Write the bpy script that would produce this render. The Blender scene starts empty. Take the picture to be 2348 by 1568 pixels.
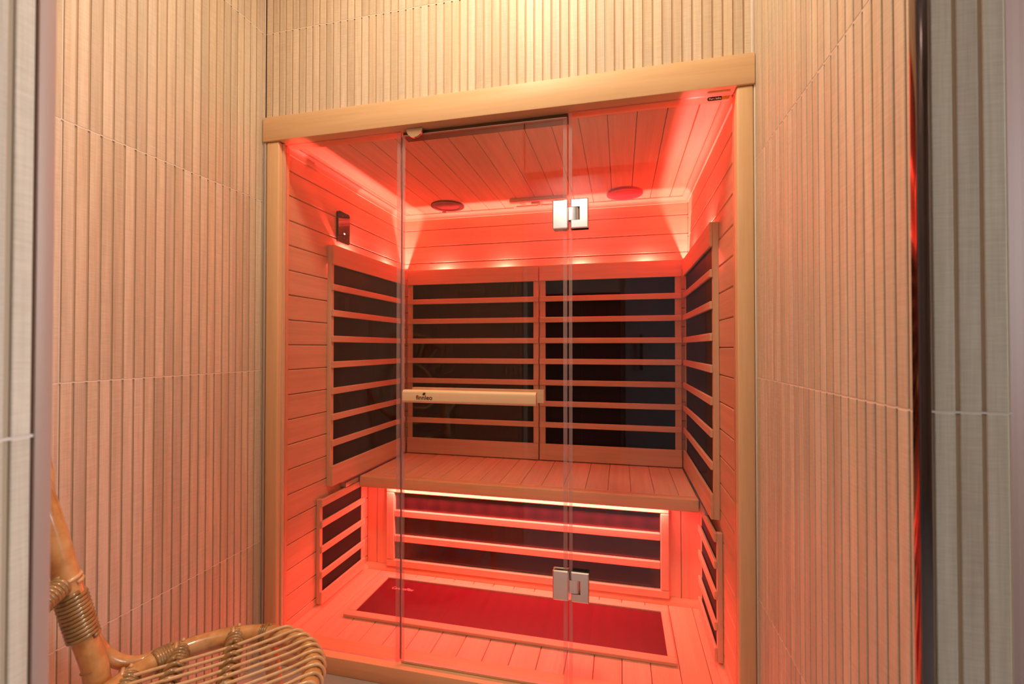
import bpy, bmesh, math, random
from mathutils import Vector, Matrix
random.seed(7)
sc = bpy.context.scene
COL = sc.collection

# ------------------------------------------------------------------ camera
cam_d = bpy.data.cameras.new('camera')
cam = bpy.data.objects.new('camera', cam_d)
COL.objects.link(cam)
F_PX, YAW, PITCH, ROLL = 1056.44, -0.2311, 0.0119, 0.0002
cam_d.sensor_width = 36.0
cam_d.lens = F_PX / 2348 * 36.0
cam_d.clip_start = 0.02
fw = Vector((math.sin(YAW) * math.cos(PITCH), math.cos(YAW) * math.cos(PITCH), math.sin(PITCH)))
rt = Vector((math.cos(YAW), -math.sin(YAW), 0))
up = rt.cross(fw)
r2 = math.cos(ROLL) * rt + math.sin(ROLL) * up
u2 = -math.sin(ROLL) * rt + math.cos(ROLL) * up
M = Matrix((r2, u2, -fw)).transposed().to_4x4()
M.translation = Vector((1.2359, -1.3895, 1.103))
cam.matrix_world = M
cam_d.dof.use_dof = True
cam_d.dof.focus_distance = 1.75
cam_d.dof.aperture_fstop = 4.5
sc.camera = cam

# ------------------------------------------------------------------ world, exposure
sc.view_settings.view_transform = 'Standard'
sc.view_settings.look = 'None'
sc.view_settings.gamma = 1.0
sc.view_settings.use_curve_mapping = False
sc.view_settings.exposure = -0.06
w = bpy.data.worlds.new('world')
sc.world = w
w.use_nodes = True
w.node_tree.nodes['Background'].inputs[0].default_value = (0.75, 0.87, 1.0, 1)
w.node_tree.nodes['Background'].inputs[1].default_value = 0.3
sc.cycles.use_denoising = True
sc.cycles.max_bounces = 14
sc.cycles.diffuse_bounces = 6
sc.cycles.glossy_bounces = 6
sc.cycles.transparent_max_bounces = 24
sc.cycles.sample_clamp_indirect = 6.0
sc.cycles.caustics_reflective = False
sc.cycles.caustics_refractive = False

RED = (1.0, 0.072, 0.066)


def lamp(name, kind, loc, power, col, size=0.1, size_y=None, direction=None, spread=None, shape=None):
    d = bpy.data.lights.new(name, kind)
    d.energy = power
    d.color = col
    if kind == 'AREA':
        d.shape = shape or ('RECTANGLE' if size_y else 'DISK')
        d.size = size
        if size_y:
            d.size_y = size_y
        if spread:
            d.spread = spread
    else:
        d.shadow_soft_size = size
    o = bpy.data.objects.new(name, d)
    COL.objects.link(o)
    o.location = loc
    if direction:
        o.rotation_euler = Vector(direction).to_track_quat('-Z', 'Y').to_euler()
    return o


# warm recessed lamp in the alcove ceiling, daylight through the bathroom window, added fill washing the unseen rear wall
lamp('alcove_lamp', 'AREA', (0.92, -0.62, 2.735), 20.5, (1.0, 0.79, 0.55), size=0.30, direction=(0, 0, -1))
lamp('daylight', 'AREA', (3.52, -0.80, 1.6), 62, (0.80, 0.90, 1.0), size=1.1, size_y=1.5, direction=(-1, -0.10, -0.1))
lamp('rear_wall_fill', 'AREA', (0.8, -2.70, 2.70), 13, (1.0, 0.97, 0.93), size=0.3, direction=(0, -0.25, -1))
# red lamps of the sauna: bulbs behind the heater panels and under the bench
UP_E = 34.0
UP_Z = 1.487
for x in (0.292, 0.640, 1.034, 1.359):
    lamp('red_bulb', 'POINT', (x, 0.9945, UP_Z), UP_E, RED, size=0.003)
for y in (0.426, 0.797):
    lamp('red_bulb', 'POINT', (0.0505, y, UP_Z), UP_E, RED, size=0.003)
    lamp('red_bulb', 'POINT', (1.5545, y, UP_Z), UP_E, RED, size=0.003)
lamp('red_strip', 'AREA', (0.80, 0.575, 0.462), 24, RED, size=1.24, size_y=0.012, direction=(0, 0.0, -1))


# ------------------------------------------------------------------ materials
def new_mat(name):
    m = bpy.data.materials.new(name)
    m.use_nodes = True
    nt = m.node_tree
    b = nt.nodes['Principled BSDF']
    return m, nt, b


def plain(name, col, rough=0.5, metal=0.0, spec=0.5, coat=0.0, emit=None, noise=0.0):
    m, nt, b = new_mat(name)
    b.inputs['Base Color'].default_value = (*col, 1)
    b.inputs['Roughness'].default_value = rough
    b.inputs['Metallic'].default_value = metal
    b.inputs['Specular IOR Level'].default_value = spec
    b.inputs['Coat Weight'].default_value = coat
    if emit:
        b.inputs['Emission Color'].default_value = (*emit[0], 1)
        b.inputs['Emission Strength'].default_value = emit[1]
    if noise:
        tc = nt.nodes.new('ShaderNodeTexCoord')
        n = nt.nodes.new('ShaderNodeTexNoise')
        n.inputs['Scale'].default_value = 9
        n.inputs['Detail'].default_value = 6
        nt.links.new(tc.outputs['Object'], n.inputs['Vector'])
        mx = nt.nodes.new('ShaderNodeMix')
        mx.data_type = 'RGBA'
        nt.links.new(n.outputs['Fac'], mx.inputs[0])
        mx.inputs[6].default_value = (*[c * (1 - noise) for c in col], 1)
        mx.inputs[7].default_value = (*[min(1, c * (1 + noise)) for c in col], 1)
        nt.links.new(mx.outputs[2], b.inputs['Base Color'])
    return m


def wood(name, light, dark, axis, stretch=1.6, across=38.0, rough=0.5, vary=0.12, cross=0.0, bump=0.08, spec=0.35, coat=0.0, contrast=(0.3, 0.72)):
    """grain runs along local axis 0/1/2; each object gets its own tone and its own piece of grain"""
    m, nt, b = new_mat(name)
    N, L = nt.nodes.new, nt.links.new
    tc = N('ShaderNodeTexCoord')
    oi = N('ShaderNodeObjectInfo')
    mul = N('ShaderNodeMath'); mul.operation = 'MULTIPLY'; mul.inputs[1].default_value = 37.0
    L(oi.outputs['Random'], mul.inputs[0])
    add = N('ShaderNodeVectorMath'); add.operation = 'ADD'
    L(tc.outputs['Object'], add.inputs[0]); L(mul.outputs[0], add.inputs[1])
    mp = N('ShaderNodeMapping')
    s = [across] * 3
    s[axis] = stretch
    mp.inputs['Scale'].default_value = s
    L(add.outputs[0], mp.inputs['Vector'])
    n1 = N('ShaderNodeTexNoise'); n1.inputs['Scale'].default_value = 1.0; n1.inputs['Detail'].default_value = 5; n1.inputs['Distortion'].default_value = 0.6
    L(mp.outputs[0], n1.inputs['Vector'])
    mp2 = N('ShaderNodeMapping')
    s2 = [across * 7] * 3
    s2[axis] = stretch * 5
    mp2.inputs['Scale'].default_value = s2
    L(add.outputs[0], mp2.inputs['Vector'])
    n2 = N('ShaderNodeTexNoise'); n2.inputs['Scale'].default_value = 1.0; n2.inputs['Detail'].default_value = 3
    L(mp2.outputs[0], n2.inputs['Vector'])
    ramp = N('ShaderNodeValToRGB')
    ramp.color_ramp.elements[0].position = contrast[0]; ramp.color_ramp.elements[0].color = (*dark, 1)
    ramp.color_ramp.elements[1].position = contrast[1]; ramp.color_ramp.elements[1].color = (*light, 1)
    mixf = N('ShaderNodeMath'); mixf.operation = 'MULTIPLY_ADD'; mixf.inputs[1].default_value = 0.35
    L(n2.outputs['Fac'], mixf.inputs[0])
    sub = N('ShaderNodeMath'); sub.operation = 'MULTIPLY'; sub.inputs[1].default_value = 0.68
    L(n1.outputs['Fac'], sub.inputs[0]); L(sub.outputs[0], mixf.inputs[2])
    fac = mixf.outputs[0]
    if cross:
        # fine saw marks across the slat
        mp3 = N('ShaderNodeMapping')
        s3 = [30.0] * 3
        s3[axis] = 420.0
        mp3.inputs['Scale'].default_value = s3
        L(add.outputs[0], mp3.inputs['Vector'])
        n3 = N('ShaderNodeTexNoise'); n3.inputs['Scale'].default_value = 1.0; n3.inputs['Detail'].default_value = 2
        L(mp3.outputs[0], n3.inputs['Vector'])
        ma = N('ShaderNodeMath'); ma.operation = 'MULTIPLY_ADD'; ma.inputs[1].default_value = cross
        L(n3.outputs['Fac'], ma.inputs[0]); L(fac, ma.inputs[2])
        sb = N('ShaderNodeMath'); sb.operation = 'SUBTRACT'; sb.inputs[1].default_value = cross * 0.5
        L(ma.outputs[0], sb.inputs[0])
        fac = sb.outputs[0]
    L(fac, ramp.inputs[0])
    hsv = N('ShaderNodeHueSaturation')
    mr = N('ShaderNodeMapRange')
    mr.inputs[3].default_value = 1 - vary; mr.inputs[4].default_value = 1 + vary * 0.8
    L(oi.outputs['Random'], mr.inputs[0]); L(mr.outputs[0], hsv.inputs['Value'])
    fr = N('ShaderNodeMath'); fr.operation = 'FRACT'
    L(mul.outputs[0], fr.inputs[0])
    mr2 = N('ShaderNodeMapRange')
    mr2.inputs[3].default_value = 1 - vary * 1.1; mr2.inputs[4].default_value = 1 + vary * 0.7
    L(fr.outputs[0], mr2.inputs[0]); L(mr2.outputs[0], hsv.inputs['Saturation'])
    L(ramp.outputs[0], hsv.inputs['Color'])
    L(hsv.outputs[0], b.inputs['Base Color'])
    b.inputs['Roughness'].default_value = rough
    b.inputs['Specular IOR Level'].default_value = spec
    b.inputs['Coat Weight'].default_value = coat
    if bump:
        bp = N('ShaderNodeBump'); bp.inputs['Strength'].default_value = bump; bp.inputs['Distance'].default_value = 0.002
        L(fac, bp.inputs['Height']); L(bp.outputs[0], b.inputs['Normal'])
    return m


TL, TD = (0.77, 0.66, 0.51), (0.57, 0.455, 0.33)
M_TILE = wood('oak_look_tile', TL, TD, 2, stretch=2.2, across=55, rough=0.48, vary=0.11, cross=0.38, bump=0.12, spec=0.4)
M_TILE_BED = plain('tile_groove', (0.56, 0.40, 0.26), 0.7)
M_GROUT = plain('grout', (0.80, 0.68, 0.58), 0.8)
M_CAULK = plain('caulk', (0.86, 0.80, 0.74), 0.6)
HL, HD = (0.76, 0.54, 0.355), (0.61, 0.41, 0.25)
M_HX = wood('hemlock_x', HL, HD, 0, vary=0.05, rough=0.55, bump=0.03)
M_HY = wood('hemlock_y', HL, HD, 1, vary=0.05, rough=0.55, bump=0.03)
M_HZ = wood('hemlock_z', HL, HD, 2, vary=0.05, rough=0.55, bump=0.03)
FL_, FD_ = (0.80, 0.56, 0.32), (0.68, 0.44, 0.225)
M_FX = wood('alder_x', FL_, FD_, 0, stretch=1.2, across=22, vary=0.04, rough=0.45, bump=0.02)
M_FZ = wood('alder_z', FL_, FD_, 2, stretch=1.2, across=22, vary=0.04, rough=0.45, bump=0.02)
M_HANDLE = wood('pale_pull_wood', (0.92, 0.70, 0.44), (0.80, 0.56, 0.32), 0, stretch=1.2, across=22, vary=0.03, rough=0.4, bump=0.02)
M_GAP = plain('dark_gap', (0.05, 0.025, 0.015), 0.9)
M_CHROME = plain('polished_chrome', (0.80, 0.80, 0.80), 0.06, 1.0)
M_BRASS = plain('brushed_nickel', (0.74, 0.64, 0.50), 0.32, 0.9)
M_WHITE = plain('warm_white_paint', (0.50, 0.42, 0.35), 0.6)
M_CEIL = plain('ceiling_paint', (0.85, 0.83, 0.80), 0.7)
M_BLACK = plain('black_metal', (0.012, 0.012, 0.013), 0.35)
M_PLASTIC = plain('black_plastic', (0.015, 0.014, 0.014), 0.25)
M_GREYDOOR = plain('grey_door_paint', (0.42, 0.44, 0.46), 0.45)
M_SPK = plain('speaker_black', (0.02, 0.012, 0.012), 0.5)
M_LENS = plain('red_lens', (0.34, 0.03, 0.06), 0.35, coat=0.3)
M_LENSRING = plain('red_lens_ring', (0.46, 0.05, 0.09), 0.4)
M_INK = plain('burnt_lettering', (0.10, 0.035, 0.012), 0.6)
M_STK = plain('sticker_black', (0.01, 0.008, 0.008), 0.4)
M_STKW = plain('sticker_white', (0.92, 0.90, 0.86), 0.5)
M_STKO = plain('sticker_orange', (0.85, 0.33, 0.03), 0.5)
M_STKY = plain('sticker_pale', (1.0, 0.62, 0.22), 0.5)
M_LED = plain('white_indicator', (0.9, 0.9, 1.0), 0.4, emit=((0.8, 0.85, 1.0), 4.0))
M_LAMPW = plain('lamp_diffuser', (0.9, 0.9, 0.85), 0.4, emit=((1.0, 0.78, 0.5), 6.0))
M_PLASTER = plain('shower_wall_plaster', (0.34, 0.19, 0.15), 0.5)
M_BRONZE = plain('dark_polished_trim', (0.20, 0.13, 0.105), 0.12, 1.0)
M_STOP_SHADE = plain('shadowed_stop', (0.13, 0.07, 0.035), 0.6)  # shade of the unlit gap under the header, put into the colour
M_TXTRED = plain('mat_lettering', (0.9, 0.5, 0.5), 0.5)
M_SATIN = plain('satin_trim', (0.50, 0.33, 0.26), 0.5, 0.2)
M_SILVER = plain('satin_aluminium', (0.62, 0.60, 0.58), 0.35, 0.8)

# heater film: near-black with fine ribs, catches soft reflections
def heater_mat(name, axis, col, col2, rough, scale, spec=0.5):
    m, nt, b = new_mat(name)
    N, L = nt.nodes.new, nt.links.new
    tc = N('ShaderNodeTexCoord')
    wv = N('ShaderNodeTexWave')
    wv.wave_type = 'BANDS'
    wv.bands_direction = 'XYZ'[axis]
    wv.inputs['Scale'].default_value = scale
    wv.inputs['Distortion'].default_value = 0.3
    L(tc.outputs['Object'], wv.inputs['Vector'])
    mx = N('ShaderNodeMix'); mx.data_type = 'RGBA'
    mx.inputs[6].default_value = (*col, 1); mx.inputs[7].default_value = (*col2, 1)
    L(wv.outputs['Fac'], mx.inputs[0])
    L(mx.outputs[2], b.inputs['Base Color'])
    b.inputs['Roughness'].default_value = rough
    b.inputs['Specular IOR Level'].default_value = spec
    return m


M_HEATX = heater_mat('heater_film_x', 0, (0.004, 0.003, 0.003), (0.011, 0.008, 0.007), 0.6, 38, 0.15)
M_HEATY = heater_mat('heater_film_y', 1, (0.005, 0.005, 0.006), (0.014, 0.012, 0.014), 0.55, 38, 0.2)
M_HEATLOW = heater_mat('heater_glass', 0, (0.016, 0.009, 0.014), (0.022, 0.012, 0.017), 0.30, 4, 0.6)
M_MAT = heater_mat('floor_heater_mat', 0, (0.080, 0.003, 0.014), (0.088, 0.004, 0.016), 0.40, 6, 0.22)


def glass_mat(name, tint, refl=1.0):
    """clear pane: what is behind shows through, the surface mirrors by Fresnel"""
    m, nt, b = new_mat(name)
    nt.nodes.remove(b)
    N, L = nt.nodes.new, nt.links.new
    out = nt.nodes['Material Output']
    tr = N('ShaderNodeBsdfTransparent'); tr.inputs[0].default_value = (*tint, 1)
    gl = N('ShaderNodeBsdfGlossy'); gl.inputs['Roughness'].default_value = 0.0
    gl.inputs['Color'].default_value = (refl, refl, refl, 1)
    lw = N('ShaderNodeFresnel')
    ge = N('ShaderNodeNewGeometry')
    ior = N('ShaderNodeMapRange')     # the pane is thin: both faces mirror like air to glass
    ior.inputs[3].default_value = 1.5; ior.inputs[4].default_value = 1 / 1.5
    L(ge.outputs['Backfacing'], ior.inputs[0]); L(ior.outputs[0], lw.inputs['IOR'])
    mx = N('ShaderNodeMixShader')
    L(lw.outputs[0], mx.inputs[0]); L(tr.outputs[0], mx.inputs[1]); L(gl.outputs[0], mx.inputs[2])
    L(mx.outputs[0], out.inputs['Surface'])
    return m


M_GLASS = glass_mat('clear_glass', (0.985, 0.99, 0.985), 0.62)


def edge_mat(mixv=0.40):
    m, nt, b = new_mat('polished_glass_edge')
    N, L = nt.nodes.new, nt.links.new
    out = nt.nodes['Material Output']
    tr = N('ShaderNodeBsdfTransparent'); tr.inputs[0].default_value = (0.95, 0.86, 0.85, 1)
    b.inputs['Base Color'].default_value = (0.72, 0.60, 0.60, 1)
    b.inputs['Roughness'].default_value = 0.25
    mx = N('ShaderNodeMixShader'); mx.inputs[0].default_value = mixv
    L(tr.outputs[0], mx.inputs[1]); L(b.outputs[0], mx.inputs[2]); L(mx.outputs[0], out.inputs['Surface'])
    return m


M_EDGE = edge_mat()
M_GAPSEAL = plain('seal_grey', (0.20, 0.12, 0.12), 0.5)


def rattan_mat(name, c1, c2, c3, rough=0.28, scale=30):
    m, nt, b = new_mat(name)
    N, L = nt.nodes.new, nt.links.new
    tc = N('ShaderNodeTexCoord')
    n = N('ShaderNodeTexNoise'); n.inputs['Scale'].default_value = scale; n.inputs['Detail'].default_value = 6
    L(tc.outputs['Object'], n.inputs['Vector'])
    r = N('ShaderNodeValToRGB')
    r.color_ramp.elements[0].position = 0.30; r.color_ramp.elements[0].color = (*c1, 1)
    r.color_ramp.elements[1].position = 0.72; r.color_ramp.elements[1].color = (*c3, 1)
    e = r.color_ramp.elements.new(0.5); e.color = (*c2, 1)
    L(n.outputs['Fac'], r.inputs[0]); L(r.outputs[0], b.inputs['Base Color'])
    b.inputs['Roughness'].default_value = rough
    b.inputs['Coat Weight'].default_value = 1.0
    b.inputs['Coat Roughness'].default_value = 0.08
    bp = N('ShaderNodeBump'); bp.inputs['Strength'].default_value = 0.15; bp.inputs['Distance'].default_value = 0.002
    L(n.outputs['Fac'], bp.inputs['Height']); L(bp.outputs[0], b.inputs['Normal'])
    return m


M_RATTAN = rattan_mat('rattan_pole', (0.50, 0.24, 0.07), (0.68, 0.38, 0.14), (0.78, 0.49, 0.22))
M_CANE = rattan_mat('peeled_cane', (0.66, 0.40, 0.17), (0.76, 0.50, 0.24), (0.82, 0.58, 0.32), rough=0.4, scale=60)
M_BIND = rattan_mat('cane_binding', (0.26, 0.15, 0.05), (0.36, 0.22, 0.08), (0.46, 0.29, 0.12), rough=0.25, scale=50)
M_NODE = plain('dark_knot', (0.05, 0.03, 0.025), 0.3, coat=0.4)


# ------------------------------------------------------------------ helpers
WL = {}
CACHE = {}


def wloc(o):
    return WL.get(o.name, Vector((0, 0, 0)))


def link(name, data, parent=None, loc=(0, 0, 0), kind=None):
    o = bpy.data.objects.new(name, data)
    COL.objects.link(o)
    loc = Vector(loc)
    WL[o.name] = loc
    if parent:
        o.parent = parent
        o.location = loc - wloc(parent)
    else:
        o.location = loc
    if kind:
        o['kind'] = kind
    return o


def empty(name, loc, label=None, cat=None, group=None, parent=None, kind=None):
    o = link(name, None, parent, loc, kind)
    o.empty_display_size = 0.05
    tag(o, label, cat, group)
    return o


def tag(o, label=None, cat=None, group=None):
    if label:
        o['label'] = label
    if cat:
        o['category'] = cat
    if group:
        o['group'] = group
    return o


def mesh_from(bm, mat, name='m', smooth=False):
    bmesh.ops.recalc_face_normals(bm, faces=bm.faces)
    me = bpy.data.meshes.new(name)
    bm.to_mesh(me)
    bm.free()
    for mm in (mat if isinstance(mat, (list, tuple)) else [mat]):
        me.materials.append(mm)
    if smooth:
        for p in me.polygons:
            p.use_smooth = True
    return me


def add_box(bm, x0, x1, y0, y1, z0, z1, mi=0):
    vs = [bm.verts.new(p) for p in ((x0, y0, z0), (x1, y0, z0), (x1, y1, z0), (x0, y1, z0), (x0, y0, z1), (x1, y0, z1), (x1, y1, z1), (x0, y1, z1))]
    for f in ((0, 3, 2, 1), (4, 5, 6, 7), (0, 1, 5, 4), (1, 2, 6, 5), (2, 3, 7, 6), (3, 0, 4, 7)):
        fa = bm.faces.new([vs[i] for i in f])
        fa.material_index = mi


def box(name, x0, x1, y0, y1, z0, z1, mat, parent=None, bevel=0.0, seg=1, kind=None, label=None, cat=None, group=None):
    c = Vector(((x0 + x1) / 2, (y0 + y1) / 2, (z0 + z1) / 2))
    d = ((x1 - x0) / 2, (y1 - y0) / 2, (z1 - z0) / 2)
    key = (tuple(round(v, 5) for v in d), mat.name, bevel, seg)
    me = CACHE.get(key)
    if me is None:
        bm = bmesh.new()
        add_box(bm, -d[0], d[0], -d[1], d[1], -d[2], d[2])
        if bevel:
            bmesh.ops.bevel(bm, geom=list(bm.edges), offset=bevel, segments=seg, affect='EDGES', profile=0.5)
        me = mesh_from(bm, mat, name)
        if seg > 1:
            for p in me.polygons:
                p.use_smooth = True
            me.set_sharp_from_angle(angle=math.radians(35))
        CACHE[key] = me
    o = link(name, me, parent, c, kind)
    tag(o, label, cat, group)
    return o


def extrude_profile(name, pts, axis, a0, a1, mat, parent=None, kind=None, smooth=True, caps=True):
    """closed profile pts in the two other axes (cyclic order), extruded along axis from a0 to a1"""
    bm = bmesh.new()
    def mk(a, p):
        v = [0, 0, 0]
        v[axis] = a
        o = [i for i in range(3) if i != axis]
        v[o[0]], v[o[1]] = p
        return v
    A = [bm.verts.new(mk(a0, p)) for p in pts]
    B = [bm.verts.new(mk(a1, p)) for p in pts]
    n = len(pts)
    for i in range(n):
        bm.faces.new((A[i], A[(i + 1) % n], B[(i + 1) % n], B[i]))
    if caps:
        bm.faces.new(A[::-1])
        bm.faces.new(B)
    c = sum((v.co for v in bm.verts), Vector()) / len(bm.verts)
    for v in bm.verts:
        v.co -= c
    me = mesh_from(bm, mat, name)
    if smooth:
        for p in me.polygons:
            p.use_smooth = True
        me.set_sharp_from_angle(angle=math.radians(35))
    return link(name, me, parent, c, kind)


def smooth_path(pts, n=8):
    P = [Vector(p) for p in pts]
    if len(P) < 3:
        return P
    out = []
    E = [2 * P[0] - P[1]] + P + [2 * P[-1] - P[-2]]
    for i in range(1, len(E) - 2):
        p0, p1, p2, p3 = E[i - 1:i + 3]
        for k in range(n):
            t = k / n
            out.append(0.5 * ((2 * p1) + (p2 - p0) * t + (2 * p0 - 5 * p1 + 4 * p2 - p3) * t * t + (3 * p1 - p0 - 3 * p2 + p3) * t ** 3))
    out.append(P[-1])
    return out


def tube_bm(bm, path, rad, sides=10, closed=False):
    n = len(path)
    rad = rad if isinstance(rad, (list, tuple)) else [rad] * n
    tang = []
    for i in range(n):
        if closed:
            t = path[(i + 1) % n] - path[i - 1]
        else:
            t = path[min(i + 1, n - 1)] - path[max(i - 1, 0)]
        tang.append(t.normalized() if t.length > 1e-9 else Vector((0, 0, 1)))
    ref = Vector((0, 0, 1)) if abs(tang[0].z) < 0.9 else Vector((1, 0, 0))
    nrm = (ref - tang[0] * ref.dot(tang[0])).normalized()
    rings = []
    for i in range(n):
        nrm = nrm - tang[i] * nrm.dot(tang[i])
        nrm.normalize()
        bn = tang[i].cross(nrm)
        rings.append([bm.verts.new(path[i] + (nrm * math.cos(a) + bn * math.sin(a)) * rad[i]) for a in [2 * math.pi * k / sides for k in range(sides)]])
    m = n if closed else n - 1
    for i in range(m):
        A, B = rings[i], rings[(i + 1) % n]
        off = 0
        if closed and i == n - 1:
            off = min(range(sides), key=lambda k: (A[0].co - B[k].co).length)
        for k in range(sides):
            bm.faces.new((A[k], A[(k + 1) % sides], B[(k + 1 + off) % sides], B[(k + off) % sides]))
    if not closed:
        bm.faces.new(rings[0][::-1])
        bm.faces.new(rings[-1])


def tube(name, pts, rad, mat, parent=None, sides=10, smooth=8, closed=False, label=None):
    path = smooth_path(pts, smooth) if smooth else [Vector(p) for p in pts]
    bm = bmesh.new()
    if isinstance(rad, (list, tuple)) and len(rad) != len(path):
        k = len(rad) - 1
        rad = [rad[min(k, int(i / (len(path) - 1) * k))] * (1 - (i / (len(path) - 1) * k) % 1) + rad[min(k, int(i / (len(path) - 1) * k) + 1)] * ((i / (len(path) - 1) * k) % 1) for i in range(len(path))]
    tube_bm(bm, path, rad, sides, closed)
    me = mesh_from(bm, mat, name, True)
    o = link(name, me, parent, wloc(parent) if parent else (0, 0, 0))
    if parent:
        me.transform(Matrix.Translation(-wloc(parent)))
    if label:
        o['label'] = label
    return o


def text_obj(name, body, size, loc, rot, mat, parent=None, bold=0.0, shear=0.0, spacing=1.0, width=None, label=None):
    cu = bpy.data.curves.new(name, 'FONT')
    cu.body = body
    cu.size = size
    cu.offset = bold
    cu.shear = shear
    cu.space_character = spacing
    cu.extrude = 0.00015
    tmp = bpy.data.objects.new('tmp_text', cu)
    COL.objects.link(tmp)
    dg = bpy.context.evaluated_depsgraph_get()
    me = bpy.data.meshes.new_from_object(tmp.evaluated_get(dg))
    bpy.data.objects.remove(tmp)
    me.materials.clear()
    me.materials.append(mat)
    if width:
        xs = [v.co.x for v in me.vertices]
        me.transform(Matrix.Diagonal((width / (max(xs) - min(xs)), 1, 1, 1)))
    me.transform(rot)
    o = link(name, me, parent, loc)
    if label:
        o['label'] = label
    return o


# ================================================================== SETTING
W = 1.5993
SW, GAPW, PROUD = 0.0272, 0.0052, 0.0032
ZB = [0.0, 0.422, 1.022, 1.622, 2.222, 2.75]


def tiled_wall(root, plane_axis, plane, sign, lo, hi, phase, pitch, zb, tile_edges, solid=False, child_of=None):
    """rib-faced tiles on a wall. plane_axis 0: wall plane x=plane, ribs run over y. sign: direction the face looks."""
    rp = root
    bed = PROUD
    # grout strips, a light line along every horizontal and vertical tile joint
    bm = bmesh.new()
    def bx(a0, a1, d0, d1, z0, z1):
        p0, p1 = sorted((plane + sign * d0, plane + sign * d1))
        if plane_axis == 0:
            add_box(bm, p0, p1, a0, a1, z0, z1)
        else:
            add_box(bm, a0, a1, p0, p1, z0, z1)
    zmin = zb[0]
    for z in zb[1:-1]:
        bx(lo, hi, -0.001, -0.0006 + 0.0, z - 0.0014, z + 0.0014)
    for e in tile_edges:
        if lo < e < hi:
            bx(e - 0.0012, e + 0.0012, -bed - 0.001, -0.0028, zb[0], zb[-1])
    bx(lo, hi, -bed - 0.0005, -0.0008, zb[0], zb[0] + 0.002)
    edges = sorted({lo, hi} | {e for e in tile_edges if lo + 0.004 < e < hi - 0.004})
    if child_of is None:
        link('grout', mesh_from(bm, M_GROUT, 'grout'), rp, (0, 0, 0))
        if wloc(rp).length:
            raise RuntimeError('grout origin')
    else:
        link('grout', mesh_from(bm, M_GROUT, 'grout'), rp, (0, 0, 0))
    slats = []
    k = math.floor((lo - phase) / pitch) - 1
    while phase + k * pitch < hi:
        a0 = phase + k * pitch + GAPW / 2
        a1 = phase + (k + 1) * pitch - GAPW / 2
        a0, a1 = max(a0, lo), min(a1, hi)
        if a1 - a0 > 0.003:
            slats.append((a0, a1))
        k += 1
    for zi in range(len(zb) - 1):
        z0, z1 = zb[zi] + 0.0012, zb[zi + 1] - 0.0012
        for ei in range(len(edges) - 1):
            e0, e1 = edges[ei] + 0.0006, edges[ei + 1] - 0.0006
            p0, p1 = sorted((plane - sign * bed, plane - sign * (bed + 0.007)))
            if plane_axis == 0:
                tl = box('tile', p0, p1, e0, e1, z0, z1, M_TILE_BED, rp)
            else:
                tl = box('tile', e0, e1, p0, p1, z0, z1, M_TILE_BED, rp)
            mine = [s for s in slats if e0 - 0.001 <= (s[0] + s[1]) / 2 <= e1 + 0.001]
            if solid:
                b2 = bmesh.new()
                for a0, a1 in mine:
                    q0, q1 = sorted((plane, plane - sign * bed))
                    if plane_axis == 0:
                        add_box(b2, q0, q1, a0, a1, z0, z1)
                    else:
                        add_box(b2, a0, a1, q0, q1, z0, z1)
                link('slat', mesh_from(b2, M_TILE, 'slats'), tl, (0, 0, 0), 'stuff')
                continue
            for a0, a1 in mine:
                q0, q1 = sorted((plane, plane - sign * bed))
                if plane_axis == 0:
                    box('slat', q0, q1, a0, a1, z0, z1, M_TILE, tl, bevel=0.0008)
                else:
                    box('slat', a0, a1, q0, q1, z0, z1, M_TILE, tl, bevel=0.0008)


def wall_core(name, x0, x1, y0, y1, z0, z1, mat=M_WHITE):
    bm = bmesh.new()
    add_box(bm, x0, x1, y0, y1, z0, z1)
    return link(name, mesh_from(bm, mat, name), None, (0, 0, 0), 'structure')


B = PROUD + 0.007
# left alcove wall, right partition, tiled wall over the sauna, return wall by the camera
wl = wall_core('wall_left', -0.12, -B, -1.18, 1.12, 0, 2.75)
tiled_wall(wl, 0, 0.0, 1, -1.062, 0.0, -0.0091, 0.02724, ZB, [-0.0091 - 22 * 0.02724, -0.0091])
wr = wall_core('wall_right', W + B, 1.703 - B, -0.70 + B, 1.12, 0, 2.75)
tiled_wall(wr, 0, W, -1, -0.697, 0.0, -0.6893, 0.02722, ZB, [-0.6893 + 22 * 0.02722])
we = link('wall_right_end', None, None, (0, 0, 0), 'structure')
tiled_wall(we, 1, -0.70, -1, 1.614, 1.7035, 1.6195, 0.02735, ZB, [])
wb = wall_core('wall_back', -0.12, 1.82, B, 0.10, 1.918, 2.75)
tiled_wall(wb, 1, 0.0, -1, 0.0065, W - 0.006, 0.0337, 0.02702, [1.916, 2.222, 2.75], [1.1954, 1.1954 - 22 * 0.02702])
wf = wall_core('wall_front', -0.12, 0.71 - B, -1.18, -1.062 - B, 0, 2.75)
tiled_wall(wf, 0, 0.71, 1, -1.18, -1.0765, -1.0762, 0.01915, ZB, [])
box('front_wall_cladding', 0.0, 0.70, -1.0725, -1.0665, 0, 2.75, M_TILE_BED, wf)
cl = bmesh.new()
for k in range(26):
    for zi in range(5):
        add_box(cl, 0.004 + k * SW, 0.004 + k * SW + SW - GAPW, -1.0665, -1.0625, ZB[zi] + 0.001, ZB[zi + 1] - 0.001)
link('slat', mesh_from(cl, M_TILE, 'slats'), wf, (0, 0, 0), 'stuff')
# lintel over the entrance
wt = wall_core('wall_over_entrance', 0.72, 1.703, -1.18, -1.0725, 2.08, 2.75)
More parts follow.
